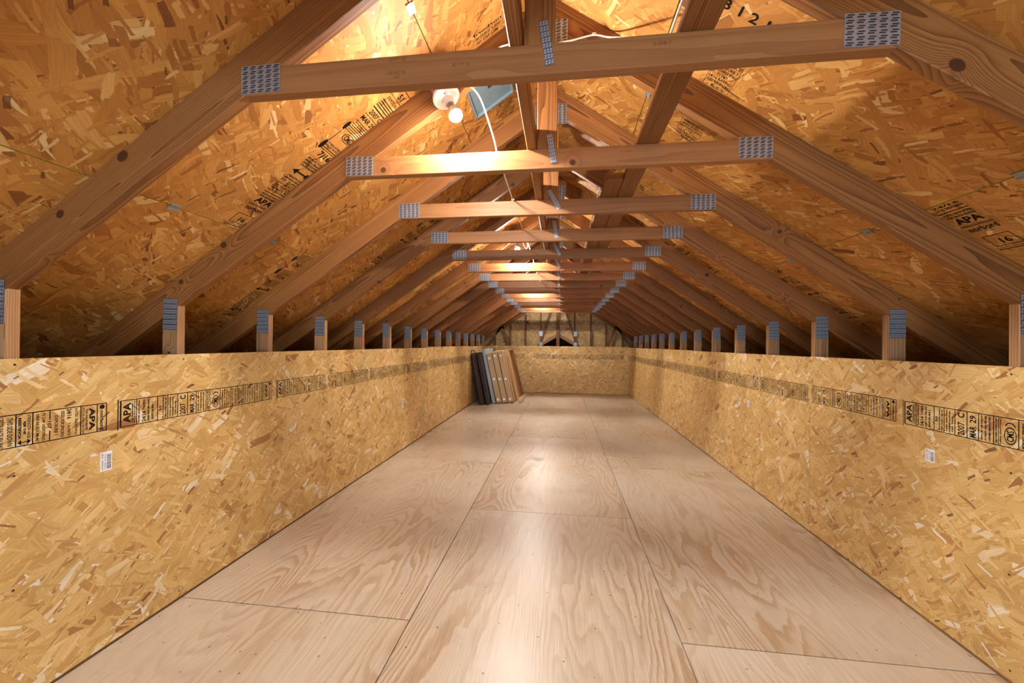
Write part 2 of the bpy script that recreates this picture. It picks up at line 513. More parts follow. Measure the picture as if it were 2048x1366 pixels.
def build_stamp():
    S = STAMP
    n = 44
    for i in range(n):
        a, b = .89 * i / n, .89 * (i + 1) / n
        st_bar(S, a, b, -.014, .016); st_bar(S, a, b, .984, 1.014)
    for u in (.063, .155, .203, .252, .304, .351, .408, .495, .566, .614, .658, .80, .855, .888): st_bar(S, u - .0017, u + .0017)
    st_bar(S, -.013, -.009, -.1, 1.05); st_bar(S, -.004, .002)
    st_text(S, 'APA', .024, .03, .12, .9, UP, .03)
    st_text(S, 'THE ENGINEERED', .046, .006, .1, .9, UP); st_text(S, 'WOOD ASSOCIATION', .055, .006, .06, .94, UP)
    st_text(S, 'RATED SHEATHING', .073, .007, .06, .94, UP)
    st_text(S, '24/16', .094, .017, .06, .48, UP, .03); st_text(S, '7/16 INCH', .094, .012, .54, .95, UP)
    st_text(S, 'SIZED FOR SPACING', .114, .008, .06, .94, UP); st_text(S, 'EXPOSURE 1', .132, .009, .1, .8, UP)
    st_text(S, '50', .167, .013, .38, .6, UP, .03)
    st_text(S, 'PS 2-04 SHEATHING', .181, .007, .05, .95, UP); st_text(S, 'HRP-HUD-UM-40', .193, .007, .05, .9, UP)
    st_text(S, 'CONST. SHEATHING', .215, .006, .05, .95, UP); st_text(S, '1R24/2F16/W24', .228, .007, .05, .9, UP); st_text(S, 'CSA O325', .241, .007, .1, .7, UP)
    st_text(S, '2007', .279, .03, .06, .55, UP, .02); st_text(S, 'C', .279, .03, .72, .9, UP, .03)
    st_text(S, 'MAR', .328, .026, .06, .48, UP, .03); st_text(S, '29', .328, .026, .6, .88, UP, .02)
    st_text(S, 'SPACE 1/8 INCH', .363, .007, .05, .95, UP); st_text(S, 'AT ENDS AND EDGES', .378, .007, .05, .95, UP); st_text(S, 'UNLESS INDICATED', .393, .007, .05, .95, UP)
    st_text(S, 'CERTIFIED PRODUCER', .417, .006, .04, .96, UP); st_bar(S, .4245, .4265)
    st_text(S, 'ANNUAL QUALITY AUDIT', .433, .006, .04, .96, UP)
    st_text(S, 'CMS', .467, .026, .2, .58, UP, .03)
    st_ring(S, .467, .4, .0215, .3, .14); st_ring(S, .467, .66, .02, .2, .2, 20, 160)
    st_text(S, 'PANEL GRADE', .51, .008, .05, .9, DN); st_text(S, 'MURS ET TOITS', .525, .008, .05, .95, DN); st_text(S, 'PARA TECHOS', .54, .008, .05, .9, DN); st_text(S, 'SUBFLOOR', .554, .007, .1, .8, DN)
    st_text(S, 'CETTE FACE EN BAS', .577, .012, .03, .97, DN, .02); st_text(S, 'THIS SIDE DOWN', .599, .014, .06, .92, DN, .02)
    st_text(S, 'STRENGTH AXIS', .648, .009, .22, .95, DN, .02); st_text(S, 'EJE DE', .636, .008, .35, .75, DN); st_text(S, 'RESISTENCIA', .624, .008, .22, .88, DN)
    st_bar(S, .624, .648, .10, .125)
    S.append((.618, .63, [(.6185, .112 * H), (.628, .03 * H), (.628, .195 * H)], [(0, 1, 2)])); S.append((.642, .654, [(.6535, .112 * H), (.644, .195 * H), (.644, .03 * H)], [(0, 1, 2)]))
    st_text(S, 'HRP-HUD-UM-40', .671, .009, .06, .92, DN, .02); st_text(S, 'PS 2-04 SHEATHING', .688, .009, .05, .93, DN, .02)
    st_bar(S, .704, .707, 0, .34); st_bar(S, .704, .707, .7, 1); st_text(S, '107', .704, .012, .4, .64, DN, .02)
    st_text(S, 'EXPOSURE 1', .724, .01, .15, .8, DN, .02); st_text(S, 'SIZED FOR SPACING', .743, .01, .05, .92, DN, .02)
    st_text(S, '24/16', .763, .014, .62, .97, DN, .03); st_text(S, '7/16 INCH', .763, .01, .05, .5, DN, .02); st_text(S, 'RATED SHEATHING', .785, .008, .05, .95, DN, .02)
    st_text(S, 'WOOD ASSOCIATION', .808, .008, .03, .95, DN, .02); st_text(S, 'THE ENGINEERED', .819, .007, .12, .88, DN, .02); st_text(S, 'APA', .838, .02, .1, .9, DN, .035)
    st_text(S, 'norbord', .872, .014, .05, .74, DN, .03); st_ring(S, .872, .88, .009, .08, .9)


build_stamp()
ROOFSTAMP = []


def build_roofstamp():
    S = ROOFSTAMP; u = 0.
    st_bar(S, .0, .004); st_bar(S, .01, .012); st_text(S, '16', .05, .03, .3, .6, DN, .03)
    st_bar(S, .022, .025, .1, .9); st_bar(S, .085, .088, .1, .9); st_bar(S, .022, .088, .1, .125); st_bar(S, .022, .088, .875, .9)
    st_text(S, 'norbord', .135, .026, .04, .92, DN, .03); st_bar(S, .155, .159); st_bar(S, .163, .165)
    st_text(S, 'APA', .192, .034, .08, .92, DN, .04); st_text(S, 'THE ENGINEERED', .22, .012, .05, .95, DN, .03); st_text(S, 'WOOD ASSOCIATION', .236, .012, .02, .98, DN, .03); st_bar(S, .25, .254)
    k = .27
    for s in ('RATED SHEATHING', '24/16', 'SIZED FOR SPACING', 'EXPOSURE 1', 'PS 2-04', 'HRP-HUD-UM-40', 'STRENGTH AXIS'):
        st_text(S, s, k, .011, .05, .95, DN, .025); k += .0165
        if s in ('24/16', 'EXPOSURE 1'): st_bar(S, k - .005, k - .003); k += .006
    S.append((.40, .43, [(.418, .98 * H), (.40, .72 * H), (.436, .72 * H)], [(0, 1, 2)])); st_bar(S, .414, .422, .2, .74); S.append((.40, .43, [(.418, 0), (.40, .22 * H), (.436, .22 * H)], [(0, 2, 1)]))
    k = .46
    for s in ('CONST. SHEATHING', 'THIS SIDE DOWN', 'PANEL GRADE', 'MURS ET TOITS'):
        st_text(S, s, k, .011, .05, .95, DN, .025); k += .016
        st_bar(S, k - .0035, k - .002)
    st_text(S, '7/16', .555, .034, .1, .8, DN, .03); st_bar(S, .58, .583); st_bar(S, .59, .594)
    st_text(S, 'SPACE 1/8 INCH', .607, .01, .05, .95, DN, .02); st_text(S, 'AT ENDS AND EDGES', .622, .01, .05, .95, DN, .02)
    st_ring(S, .60, 1.06, .028, .1, .95); st_bar(S, .60, .72, 1.0, 1.03); st_ring(S, .735, 1.06, .025, .09, .95)
    st_text(S, 'CMS', .69, .03, .2, .62, DN, .03); st_ring(S, .69, .42, .024, .34, .13)
    for i in range(7): st_bar(S, .72 + i * .0105, .7235 + i * .0105, .04 * (i % 3), 1 - .08 * (i % 2))
    st_text(S, 'MAR 29', .812, .026, .05, .95, DN, .03); st_bar(S, .833, .836); st_text(S, '2007 C', .857, .026, .08, .9, DN, .03); st_bar(S, .878, .884)
    for i in range(4): st_bar(S, .895 + i * .012, .9 + i * .012, .1 * (i % 2), 1)
    st_text(S, 'EXPOSURE 1', .955, .016, .05, .9, DN, .03); st_text(S, '51', 1.0, .03, .3, .6, DN, .03); st_bar(S, .975, .978); st_bar(S, 1.03, 1.034)


build_roofstamp()


def print_mesh(S, places, name='printed_stamp'):
    """places: list of (u offset, v offset, umin, umax, sign) -> one flat mesh in panel coordinates"""
    b = MB()
    for (uo, vo, lo, hi, tr) in places:
        for (u0, u1, vs, fs) in S:
            if tr(u0, 0)[0] < lo or tr(u1, 0)[0] < lo or tr(u0, 0)[0] > hi or tr(u1, 0)[0] > hi: continue
            b.add([(*tr(x, y), .0006) for x, y in vs], fs)
    return b.mesh(name, INK) if b.v else None


# ================================================================== STRUCTURE
W = 1.806           # inner face of the knee walls
HW = 1.2192
Y0 = 1.1172; SP = .6096
T = lambda k: Y0 + SP * (k - 1)
YB = 10.34          # far half wall
YG = 10.95          # gable sheathing
YR = -2.45          # wall behind
zup = lambda x: ZU - S_ * abs(x)
zlo = lambda x: ZU - RT - S_ * abs(x)
NSL = math.hypot(1, S_)

# floor: subfloor slab and plywood sheets
b = MB(); b.box(-XE, XE, YR, YG + .6, -.12, -.02)
floor = ob('floor', b.mesh('floor', GLUE), kind='structure')
sheet_cache = {}


def ply_sheet(x0, x1, y0, y1):
    k = (round(x1 - x0, 3), round(y1 - y0, 3))
    if k not in sheet_cache:
        q = MB(); g = .002
        q.box(g, k[1] - g, g, k[0] - g, -.018, 0)
        sheet_cache[k] = q.mesh('plywood_sheet', PLY, .0012)
    me = sheet_cache[k]
    if abs(x0 + .612) < .01 and abs(y0 - 3.0) < .01: me = me.copy(); me.materials[0] = PLY_STAIN
    return ob('plywood_sheet', me, floor, frame((x1, y0, random.uniform(-.0006, .0006)), (0, 1, 0), (-1, 0, 0)))


xs = [-W, -.612, .607, W]
sheets = {}
for row, first in enumerate((1.757, 3.0, 1.785)):
    y = first - 2.4384 * 2
    while y < YB:
        a, c = max(y, YR), min(y + 2.4384, YB)
        if c - a > .05: sheets[(row, round(y, 1))] = ply_sheet(xs[row], xs[row + 1], a, c)
        y += 2.4384


def wall_osb(parent, origin, ex, w, h, stamp=None, mat=OSB_WALL):
    q = MB(); q.box(.0015, w - .0015, 0, h, -.011, 0)
    m = frame(origin, ex, (0, 0, 1))
    p = ob('osb_panel', q.mesh('osb_panel', mat, .0008), parent, m)
    if stamp:
        starts, v0 = stamp
        me = print_mesh(STAMP, [(0, 0, .012, w - .012, (lambda s: (lambda x, y: (x + s, y + v0)))(s)) for s in starts])
        if me: ob('printed_stamp', me, p)
    return p


# knee walls: sole plate behind, OSB sheets in front
walls = {}
seams = [YR, 2.975 - 2.4384, 2.975, 2.975 + 2.4384, 2.975 + 2.4384 * 2, YB]
for side, nm in ((-1, 'wall_left'), (1, 'wall_right')):
    b = MB(); x0, x1 = sorted((side * (W + .011), side * (W + .1)))
    b.box(x0, x1, YR, YB, -.02, .036)
    wl = ob(nm, b.mesh(nm, LUM_POST), kind='structure')
    walls[side] = []
    for i in range(5):
        a, c = max(seams[i], YR), seams[i + 1]
        if side < 0 and i == 0: a = -.6
        dz = (.004, .003, .002, .012, .006)[i] if side < 0 else (.002, .003, 0, .004, -.003)[i]
        if side < 0:
            # stamp starts (world Y) for this sheet
            ph = {0: -.5, 1: 1.468, 2: 3.705, 3: 5.66, 4: 8.2}[i]
            st = [ph + .942 * k - a for k in range(-4, 5)]
            p = wall_osb(wl, (-W, a, .006 + dz), (0, 1, 0), c - a, HW - .006, (st, .905))
        else:
            ph = {0: -.5, 1: 2.212, 2: 4.586, 3: 7.0, 4: 9.4}[i]
            st = [c - (ph + .942 * k) for k in range(-4, 5)]
            p = wall_osb(wl, (W, c, .006 + dz), (0, -1, 0), c - a, HW - .006, (st, .898))
        walls[side].append(p)
        # nail heads at the posts
        q = MB()
        for k in range(-6, 16):
            yy = T(k) + .019
            if a + .03 < yy < c - .03:
                for zz in (.05, .42, .8, 1.19):
                    uu = (yy - a if side < 0 else c - yy) + random.uniform(-.006, .006); z2 = zz + random.uniform(-.02, .02)
                    q.quad(uu - .0035, uu + .0035, z2 - .0035, z2 + .0035, .0007)
        if q.v: ob('nail_heads', q.mesh('nail_heads', NAILM), p, kind='stuff')


def sticker(panel, u, v, w, h):
    q = MB(); q.box(u, u + w, v, v + h, 0, .0004)
    vv = v + h * .1
    while vv < v + h * .82:
        t_ = random.choice((.0008, .0014, .002)); q.box(u + w * .56, u + w * .92, vv, vv + t_, .0004, .0006, 1); vv += t_ + random.choice((.001, .0016))
    for s, uc, du in (('norbord  OSB', .17, .16), ('7 73841 01200 6', .42, .1)):
        vs, fs = text_geo(s, .01)
        q.add([(u + w * (uc + du / 2 - bb * du), v + h * (.08 + .84 * aa), .0007) for aa, bb in vs], fs, 1)
    ob('barcode_sticker', q.mesh('barcode_sticker', [PAPER, INK_BLUE]), panel, label='white barcode sticker')


sticker(walls[-1][1], 1.394 - seams[1], .735, .043, .08)
sticker(walls[1][1], seams[2] - 2.1, .745, .046, .06)
sticker(walls[-1][2], 4.50 - seams[2], .50, .05, .11)
sticker(walls[1][2], seams[3] - 3.9, .72, .045, .06)

# far half wall
b = MB(); b.box(-W, W, YB + .011, YB + .05, 0, .05)
wf = ob('wall_far', b.mesh('wall_far', LUM_POST), kind='structure')
wall_osb(wf, (-W, YB, .006), (1, 0, 0), W - .637, HW + .006, ([-.9, .04], .90))
wall_osb(wf, (-.637, YB, .006), (1, 0, 0), W + .637, HW + .008, ([-.44, .499, 1.443], .90))

# gable beyond it, with the dark triangular opening of the porch roof
b = MB(); b.box(-XE, XE, YG + .011, YG + .04, -.02, .2)
wg = ob('wall_gable', b.mesh('wall_gable', DARKWOOD), kind='structure')
for sgn in (-1, 1):
    q = MB(); q.prism([(sgn * XE, 0), (sgn * .56, 0), (sgn * .56, 1.19), (0, 1.55), (0, ZU), (sgn * XE, zup(XE))], -.011, 0)
    p = ob('osb_panel', q.mesh('osb_panel', OSB_WALL), wg, frame((0, YG, 0), (1, 0, 0), (0, 0, 1)))
    me = print_mesh(STAMP, [(0, 0, -1.75 if sgn < 0 else .03, -.03 if sgn < 0 else 1.75, (lambda s: (lambda x, y: (x + s, y + 1.83)))(s)) for s in ((-1.7, -.9) if sgn < 0 else (.02, .93))])
    ob('printed_stamp', me, p)
for x in (-1.76, -1.33, -.90, -.48, .45, .89, 1.30, 1.74):
    me, m = stick('gable_stud', [(x - .019, .036), (x + .019, .036), (x + .019, zlo(x + .019) + .02), (x - .019, zlo(x - .019) + .02)], (0, 1), YG - .089, .089, LUM)
    ob('gable_stud', me, wg, m)
for sgn in (-1, 1):
    me, m = stick('porch_rafter', [(0, 1.60), (0, 1.50), (sgn * .72, 1.08), (sgn * .72, 1.18)], (sgn * .84, -.56), YG - .02, .038, LUM_POST)
    ob('porch_rafter', me, wg, m)
# dark porch attic behind the opening
b = MB(); b.box(-1.0, 1.0, YG + .58, YG + .6, 0, 1.7); b.box(-1.0, -.98, YG + .012, YG + .6, 0, 1.7); b.box(.98, 1.0, YG + .012, YG + .6, 0, 1.7); b.box(-1, 1, YG + .012, YG + .6, 1.68, 1.7)
ob('wall_porch', b.mesh('wall_porch', DARKWOOD), kind='structure')

# wall behind the camera with an assumed, unseen window added for its light
b = MB(); x0, x1, z0, z1 = -.95, 1.15, .5, 1.9
for q in ([(-XE, 0), (x0, 0), (x0, zup(x0)), (-XE, zup(XE))], [(x1, 0), (XE, 0), (XE, zup(XE)), (x1, zup(x1))], [(x0, 0), (x1, 0), (x1, z0), (x0, z0)], [(x0, z1), (x1, z1), (x1, zup(x1)), (0, ZU), (x0, zup(x0))]):
    b.prism([(p[0], p[1]) for p in q], 0, .02)
wb = ob('wall_behind', b.mesh('wall_behind', OSB_WALL), None, frame((0, YR, 0), (1, 0, 0), (0, 0, 1)), kind='structure')
b = MB()
for bx in ((x0, x1, z0, z0 + .05), (x0, x1, z1 - .05, z1), (x0, x0 + .05, z0, z1), (x1 - .05, x1, z0, z1), (.08, .12, z0, z1), (x0, x1, 1.18, 1.22)): b.box(bx[0], bx[1], YR - .03, YR + .03, bx[2], bx[3])
w1 = ob('window_1', b.mesh('window_1', PORC), kind='structure')
b = MB(); b.box(x0, x1, YR - .003, YR + .003, z0, z1)
ob('window_pane', b.mesh('window_pane', GLASS), w1)

b = MB()  # made-up window in the left knee wall, added for fill light, now unlit
for (ya, yb, za, zb) in ((YR, -.6, .0, .2), (YR, -.6, 1.3, HW + .2), (YR, YR + .12, .2, 1.3), (-.72, -.6, .2, 1.3), (-1.45, -1.4, .2, 1.3)): b.box(-W - .03, -W, ya, yb, za, zb)
w2 = ob('window_2', b.mesh('window_2', PORC), kind='structure')
b = MB(); b.box(-W - .018, -W - .012, YR, -.6, .2, 1.3)
ob('window_pane', b.mesh('window_pane', GLASS), w2)

# eave closures
for side, nm in ((-1, 'wall_eave_left'), (1, 'wall_eave_right')):
    b = MB(); x0, x1 = sorted((side * XE, side * (XE + .02))); b.box(x0, x1, YR, YG, -.02, zup(XE) + .02)
    ob(nm, b.mesh(nm, DARKWOOD), kind='structure')

# roof: outer felt and OSB sheathing sheets
b = MB()
th = .014
for sgn in (-1, 1):
    b.add([(0, YR - .1, ZU + th), (sgn * (XE + .1), YR - .1, zup(XE + .1) + th), (sgn * (XE + .1), YG + .6, zup(XE + .1) + th), (0, YG + .6, ZU + th),
           (0, YR - .1, ZU + th + .02), (sgn * (XE + .1), YR - .1, zup(XE + .1) + th + .02), (sgn * (XE + .1), YG + .6, zup(XE + .1) + th + .02), (0, YG + .6, ZU + th + .02)],
          [(0, 1, 2, 3), (7, 6, 5, 4), (0, 4, 5, 1), (1, 5, 6, 2), (2, 6, 7, 3), (3, 7, 4, 0)])
ceiling = ob('ceiling', fixn(b.mesh('ceiling', FELT)), kind='structure')
SD = [.004, .583, 1.802, XE * NSL]
roof = {}
rc = {}
for sgn in (-1, 1):
    for row in range(3):
        s0, s1 = SD[row], SD[row + 1]
        y = T(2) + .019 - 2.4384 * (2 if row != 1 else 2) + (1.2192 if row == 1 else 0)
        i = 0
        while y < YG:
            a, c = max(y, YR), min(y + 2.4384, YG)
            if c - a > .05:
                key = (row, round(c - a, 3))
                if key not in rc:
                    q = MB(); q.box(0, s1 - s0 - .004, .0015, c - a - .0015, -.011, 0)
                    # long edges carry yellow factory paint
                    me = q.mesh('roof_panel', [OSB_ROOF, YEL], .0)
                    for pl in me.polygons:
                        if abs(pl.normal.x) > .9: pl.material_index = 1
                    rc[key] = me
                dn = V((sgn, 0, -S_)).normalized()
                if sgn < 0: o, ex, ey = V((0, a, ZU)) + dn * s0, dn, V((0, 1, 0))
                else: o, ex, ey = V((0, a, ZU)) + dn * (s1 - .004), -dn, V((0, 1, 0))
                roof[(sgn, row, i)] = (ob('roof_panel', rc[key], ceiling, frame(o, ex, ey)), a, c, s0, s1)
            y += 2.4384; i += 1


def roof_local(sgn, row, s, y):
    """slope distance and Y -> (panel, local x, local y)"""
    for (g, r_, i), (p, a, c, s0, s1) in roof.items():
        if g == sgn and r_ == row and a <= y < c:
            return p, (s - s0 if g < 0 else s1 - .004 - s), y - a


def roof_print(sgn, row, s, y, up, S=ROOFSTAMP):
    """stamp whose u runs up (or down) the slope from slope distance s; its v edge lies at Y=y"""
    p, lx, ly = roof_local(sgn, row, s, y - .02)
    # left panels: local x runs down the slope; right panels: up the slope
    dirx = (-1 if up else 1) * (1 if sgn < 0 else -1)
    ln = (SD[row + 1] - SD[row])
    if dirx > 0: tr = lambda x, v: (lx + x, ly + .02 - H + v)
    else: tr = lambda x, v: (lx - x, ly + .02 - v)
    me = print_mesh(S, [(0, 0, .005, ln - .01, tr)])
    if me: ob('printed_stamp', me, p)


for k in (2, 4, 6, 8, 10):
    roof_print(-1, 1, 1.79, T(k) - .005 + (.02 if k == 2 else 0), True)
    roof_print(1, 2, 2.1 + .45 * (k == 4), T(k) - .01, True)
for k in (3, 7):
    roof_print(-1, 2, 2.6, T(k) - .01, True)
    roof_print(1, 1, 1.79, T(k + 2) - .01, True)


def roof_text(sgn, row, s0, s1, ya, yb, lines, box=True):
    """square legend of stacked lines, read across the slope, first line towards the camera"""
    p, lxa, lya = roof_local(sgn, row, s0, ya)
    q = MB(); n = len(lines)
    dx = 1 if sgn < 0 else -1
    wd = s1 - s0; ht = yb - ya
    for i, (s, a0, a1) in enumerate(lines):
        vs, fs = text_geo(s, .02)
        top = ya + ht * (i + .15) / n; bot = ya + ht * (i + .85) / n
        for_x = lambda a: lxa + dx * wd * (a0 + a * (a1 - a0))
        q.add([(for_x(a), lya + (bot - ya) - bb * (bot - top), .0006) for a, bb in vs], fs)
    if box:
        for (xa, xb, va, vb) in ((0, .015, 0, 1), (.985, 1, 0, 1), (0, 1, 0, .015), (0, 1, .985, 1)):
            X = sorted((lxa + dx * wd * xa, lxa + dx * wd * xb)); q.quad(X[0], X[1], lya + ht * va, lya + ht * vb, .0006)
    ob('printed_stamp', fixn(q.mesh('printed_stamp', INK)), p)


LEG = [('NORBORD ADC 33', .1, .95), ('EXPOSURE 1', .08, .92), ('SHEATHING SPAN', .05, .95), ('7/16"', .3, .7), ('24/16 RATING', .05, .95), ('SIZED FOR SPACING', .05, .95), ('MILL NO. 161', .3, .8)]
roof_text(1, 1, .791, .906, 1.57, 1.722, LEG)
roof_text(1, 1, .787, .91, 1.985, 2.125, LEG)
roof_text(1, 1, .72, .905, 1.345, 1.40, [('3 1 2 1', .05, .95)], False)
roof_text(1, 0, .40, .55, 2.85, 2.93, [('norbord', .05, .95), ('MILL NO. 161', .1, .9)], False)
roof_text(1, 1, .80, .92, 3.42, 3.53, LEG)
roof_text(-1, 0, .232, .385, 1.655, 1.722, [('norbord', .03, .97), ('PANEL BY NORBORD INC', .1, .95), ('MILL NO. 161', .2, .95)], False)
roof_text(-1, 0, .252, .37, 2.19, 2.33, LEG)
roof_text(-1, 0, .252, .37, 2.62, 2.74, LEG)

# H-clips on the horizontal seams, middle of each bay
q = MB(); q.box(-.016, .016, -.022, .022, 0, .002); q.box(-.016, -.008, -.022, .022, .002, .004); q.box(.008, .016, -.022, .022, .002, .004)
clip_me = q.mesh('panel_clip', BOXG)
for sgn in (-1, 1):
    for row in (1, 2):
        for k in range(0, 9):
            yy = T(k) + SP * .46 + random.uniform(-.05, .05)
            p, lx, ly = roof_local(sgn, row, SD[row], yy)
            ob('panel_clip', clip_me, p, Matrix.Translation((lx, ly, .0003)) @ Matrix.Rotation(random.uniform(-.2, .2), 4, 'Z'))

# roof vent: grey-blue sheet metal throat set against the sheathing
p, lx, ly = roof_local(-1, 0, .25, 1.93)
dn = V((-1, 0, -S_)).normalized()
vent = ob('roof_vent', None, None, frame(V((0, 1.93, ZU)) + dn * .25, dn, (0, 1, 0)))
tag(vent, 'grey-blue sheet metal roof vent set against the left roof sheathing beside a bulb', 'roof vent')
q = MB(); q.box(0, .25, 0, .215, .0005, .004); ob('vent_sheet', q.mesh('vent_sheet', VENTM, .001), vent)
q = MB()
q.box(0, .25, .207, .215, .004, .02); q.box(.242, .25, 0, .207, .004, .02); q.box(0, .008, 0, .207, .004, .02)
ob('vent_flange', q.mesh('vent_flange', VENTM, .001), vent)
q = MB(); q.prism([(.03, .05), (.13, .06), (.135, .075), (.06, .08), (.05, .13), (.035, .13)], .004, .006)
ob('torn_felt', q.mesh('torn_felt', FELT), vent)


# ================================================================== TRUSSES
def plate_mesh(w, h, cols, rows, base, slot, zig=False):
    q = MB(); q.box(-w / 2, w / 2, -h / 2, h / 2, 0, .0015)
    pm = q.mesh('nail_plate', base)
    q = MB()
    for c in range(cols):
        for r_ in range(rows):
            x = -w / 2 + w * (c + .5) / cols; y = -h / 2 + h * (r_ + .5) / rows
            a = w / cols * .30; hh = h / rows * .13
            for s in (-1, 1):
                xx = x + s * a * .25; yy = y + s * h / rows * .2
                q.add([(xx - a, yy - hh, .0018), (xx + a, yy - hh, .0018), (xx + a, yy + hh, .0018), (xx - a, yy + hh, .0018)], [(0, 1, 2, 3)])
    tm = q.mesh('plate_teeth', slot)
    return pm, tm


PL_TIE = plate_mesh(.132, .088, 5, 6, PLATE, SLOT)
PL_KING = plate_mesh(.026, .13, 3, 8, PLATE_DULL, TOOTH)
PL_POST = plate_mesh(.078, .155, 9, 6, PLATE_DULL, TOOTH)
PL_RIDGE = plate_mesh(.19, .12, 7, 8, PLATE, SLOT)

TT = .038
parts = []
for sgn in (-1, 1):
    parts.append(('rafter',) + stick('rafter', [(0, ZU), (0, ZU - RT), (sgn * XE, zlo(XE)), (sgn * XE, zup(XE))], (sgn, -S_), 0, TT, LUM))
xa = (ZU - RT - 2.153) / S_; xb = (ZU - RT - 2.065) / S_
parts.append(('collar_tie',) + stick('collar_tie', [(-xa, 2.153), (xa, 2.153), (xb, 2.065), (-xb, 2.065)], (1, 0), 0, TT, LUM_TIE))
kx = .006
parts.append(('king_post',) + stick('king_post', [(kx - .0445, 2.153), (kx + .0445, 2.153), (kx + .0445, zlo(kx + .0445)), (0, ZU - RT), (kx - .0445, zlo(kx - .0445))], (0, 1), 0, TT, LUM))
for sgn in (-1, 1):
    p0, p1 = W + .011, W + .1
    parts.append(('knee_post',) + stick('knee_post', [(sgn * p0, .036), (sgn * p1, .036), (sgn * p1, zlo(p1)), (sgn * p0, zlo(p0))], (0, 1), 0, TT, LUM_POST))
plates = []
for sgn in (-1, 1):
    plates.append((PL_TIE, sgn * .868, 2.112, 0)); plates.append((PL_POST, sgn * (W + .011 + .0445), 1.421, 0))
plates.append((PL_RIDGE, 0, 2.665, 0))


ORD = ['', 'first', 'second', 'third', 'fourth', 'fifth', 'sixth', 'seventh', 'eighth', 'ninth', 'tenth', 'eleventh', 'twelfth', 'thirteenth', 'fourteenth', 'fifteenth', 'sixteenth', 'seventeenth', 'eighteenth', 'nineteenth']
trusses = {}
for k in range(15, -4, -1):
    t_ = ob('roof_truss', None, loc=(0, T(k), 0))
    tag(t_, 'rafter truss with collar tie and knee posts, %s from the far half wall' % ORD[16 - k], 'roof truss', 'rafter trusses along the attic')
    for nm, me, m in parts:
        o = ob(nm, me, t_, m)
        if k == 1 and nm == 'rafter':
            o.data = me.copy(); o.data.materials[0] = LUM_NEAR_L if m.translation.x < 0 else LUM_NEAR_R
        if nm == 'collar_tie': o.matrix_basis = m @ Matrix.Rotation(random.uniform(-.003, .003), 4, 'Z')
    for (pm, tm), x, z, a in plates:
        pr = ob('nail_plate', pm, t_, Matrix.Translation((x + random.uniform(-.004, .004), -.0004, z + random.uniform(-.005, .005))) @ Matrix.Rotation(math.pi / 2, 4, 'X') @ Matrix.Rotation(a + random.uniform(-.03, .03), 4, 'Z'))
        ob('plate_teeth', tm, pr)
    pr = ob('nail_plate', PL_KING[0], t_, Matrix.Translation((.026 if k < 5 else .03, -.0006, 2.152)) @ Matrix.Rotation(math.pi / 2, 4, 'X') @ Matrix.Rotation(.16 if k < 3 else random.uniform(.1, .5), 4, 'Z'))
    ob('plate_teeth', PL_KING[1], pr)
    trusses[k] = t_


def face_text(truss, s, x0, x1, z0, z1, mat, name='mill_stamp'):
    vs, fs = text_geo(s, .0)
    q = MB(); q.add([(x0 + a * (x1 - x0), -.0008, z0 + bb * (z1 - z0)) for a, bb in vs], fs)
    ob(name, q.mesh(name, mat), truss)


for k in (1, 2):
    t_ = trusses[k]
    face_text(t_, 'OLMAP 20', -.45, -.395, 2.095, 2.107, INK_FAINT); face_text(t_, 'HT', -.43, -.412, 2.083, 2.091, INK_FAINT)
    face_text(t_, 'OLMAP 20', -.45, -.395, 2.135, 2.146, INK_FAINT); face_text(t_, 'KD-HT 20', -.25, -.2, 2.105, 2.115, INK_FAINT)
    face_text(t_, 'S-DRY', .32, .37, 2.12, 2.13, INK_FAINT)

for z_, h_ in ((1.235, .06), (1.32, .035)):
    q = MB(); q.box(-W - .0112, -W - .0102, .006, .03, z_, z_ + h_); ob('crayon_mark', q.mesh('crayon_mark', REDC), trusses[5], label='red crayon mark')
# gable web truss standing just in front of the gable sheathing
gt = ob('gable_truss', None, loc=(0, YG - .13, 0)); tag(gt, 'web truss with diagonal braces standing against the gable sheathing', 'roof truss')
for sgn in (-1, 1):
    me, m = stick('rafter', [(0, ZU), (0, ZU - .11), (sgn * XE, zup(XE) - .11), (sgn * XE, zup(XE))], (sgn, -S_), 0, TT, LUM); ob('rafter', me, gt, m)
    for (xa_, za, xb_, zb) in ((.12, 2.46, .56, 1.1), (1.56, 1.80, 2.02, 1.1), (1.56, 1.80, 1.30, 1.1)):
        d = V((xb_ - xa_, zb - za)).normalized(); n_ = V((-d.y, d.x)) * .03
        me, m = stick('web_brace', [(sgn * (xa_ + n_.x), za + n_.y), (sgn * (xa_ - n_.x), za - n_.y), (sgn * (xb_ - n_.x), zb - n_.y), (sgn * (xb_ + n_.x), zb + n_.y)], (sgn * d.x, d.y), 0, TT, LUM); ob('web_brace', me, gt, m)
    for z in (1.57, 1.27):
        pr = ob('nail_plate', PL_TIE[0], gt, Matrix.Translation((sgn * .47, -.0004, z)) @ Matrix.Rotation(math.pi / 2, 4, 'X') @ Matrix.Rotation(math.pi / 2, 4, 'Z')); ob('plate_teeth', PL_TIE[1], pr)
me, m = stick('king_post', [(-.05, 1.0), (.04, 1.0), (.04, ZU - .11), (-.05, ZU - .11)], (0, 1), 0, TT, LUM); ob('king_post', me, gt, m)
me, m = stick('bottom_chord', [(-XE + .1, .95), (XE - .1, .95), (XE - .1, 1.04), (-XE + .1, 1.04)], (1, 0), 0, TT, LUM); ob('bottom_chord', me, gt, m)


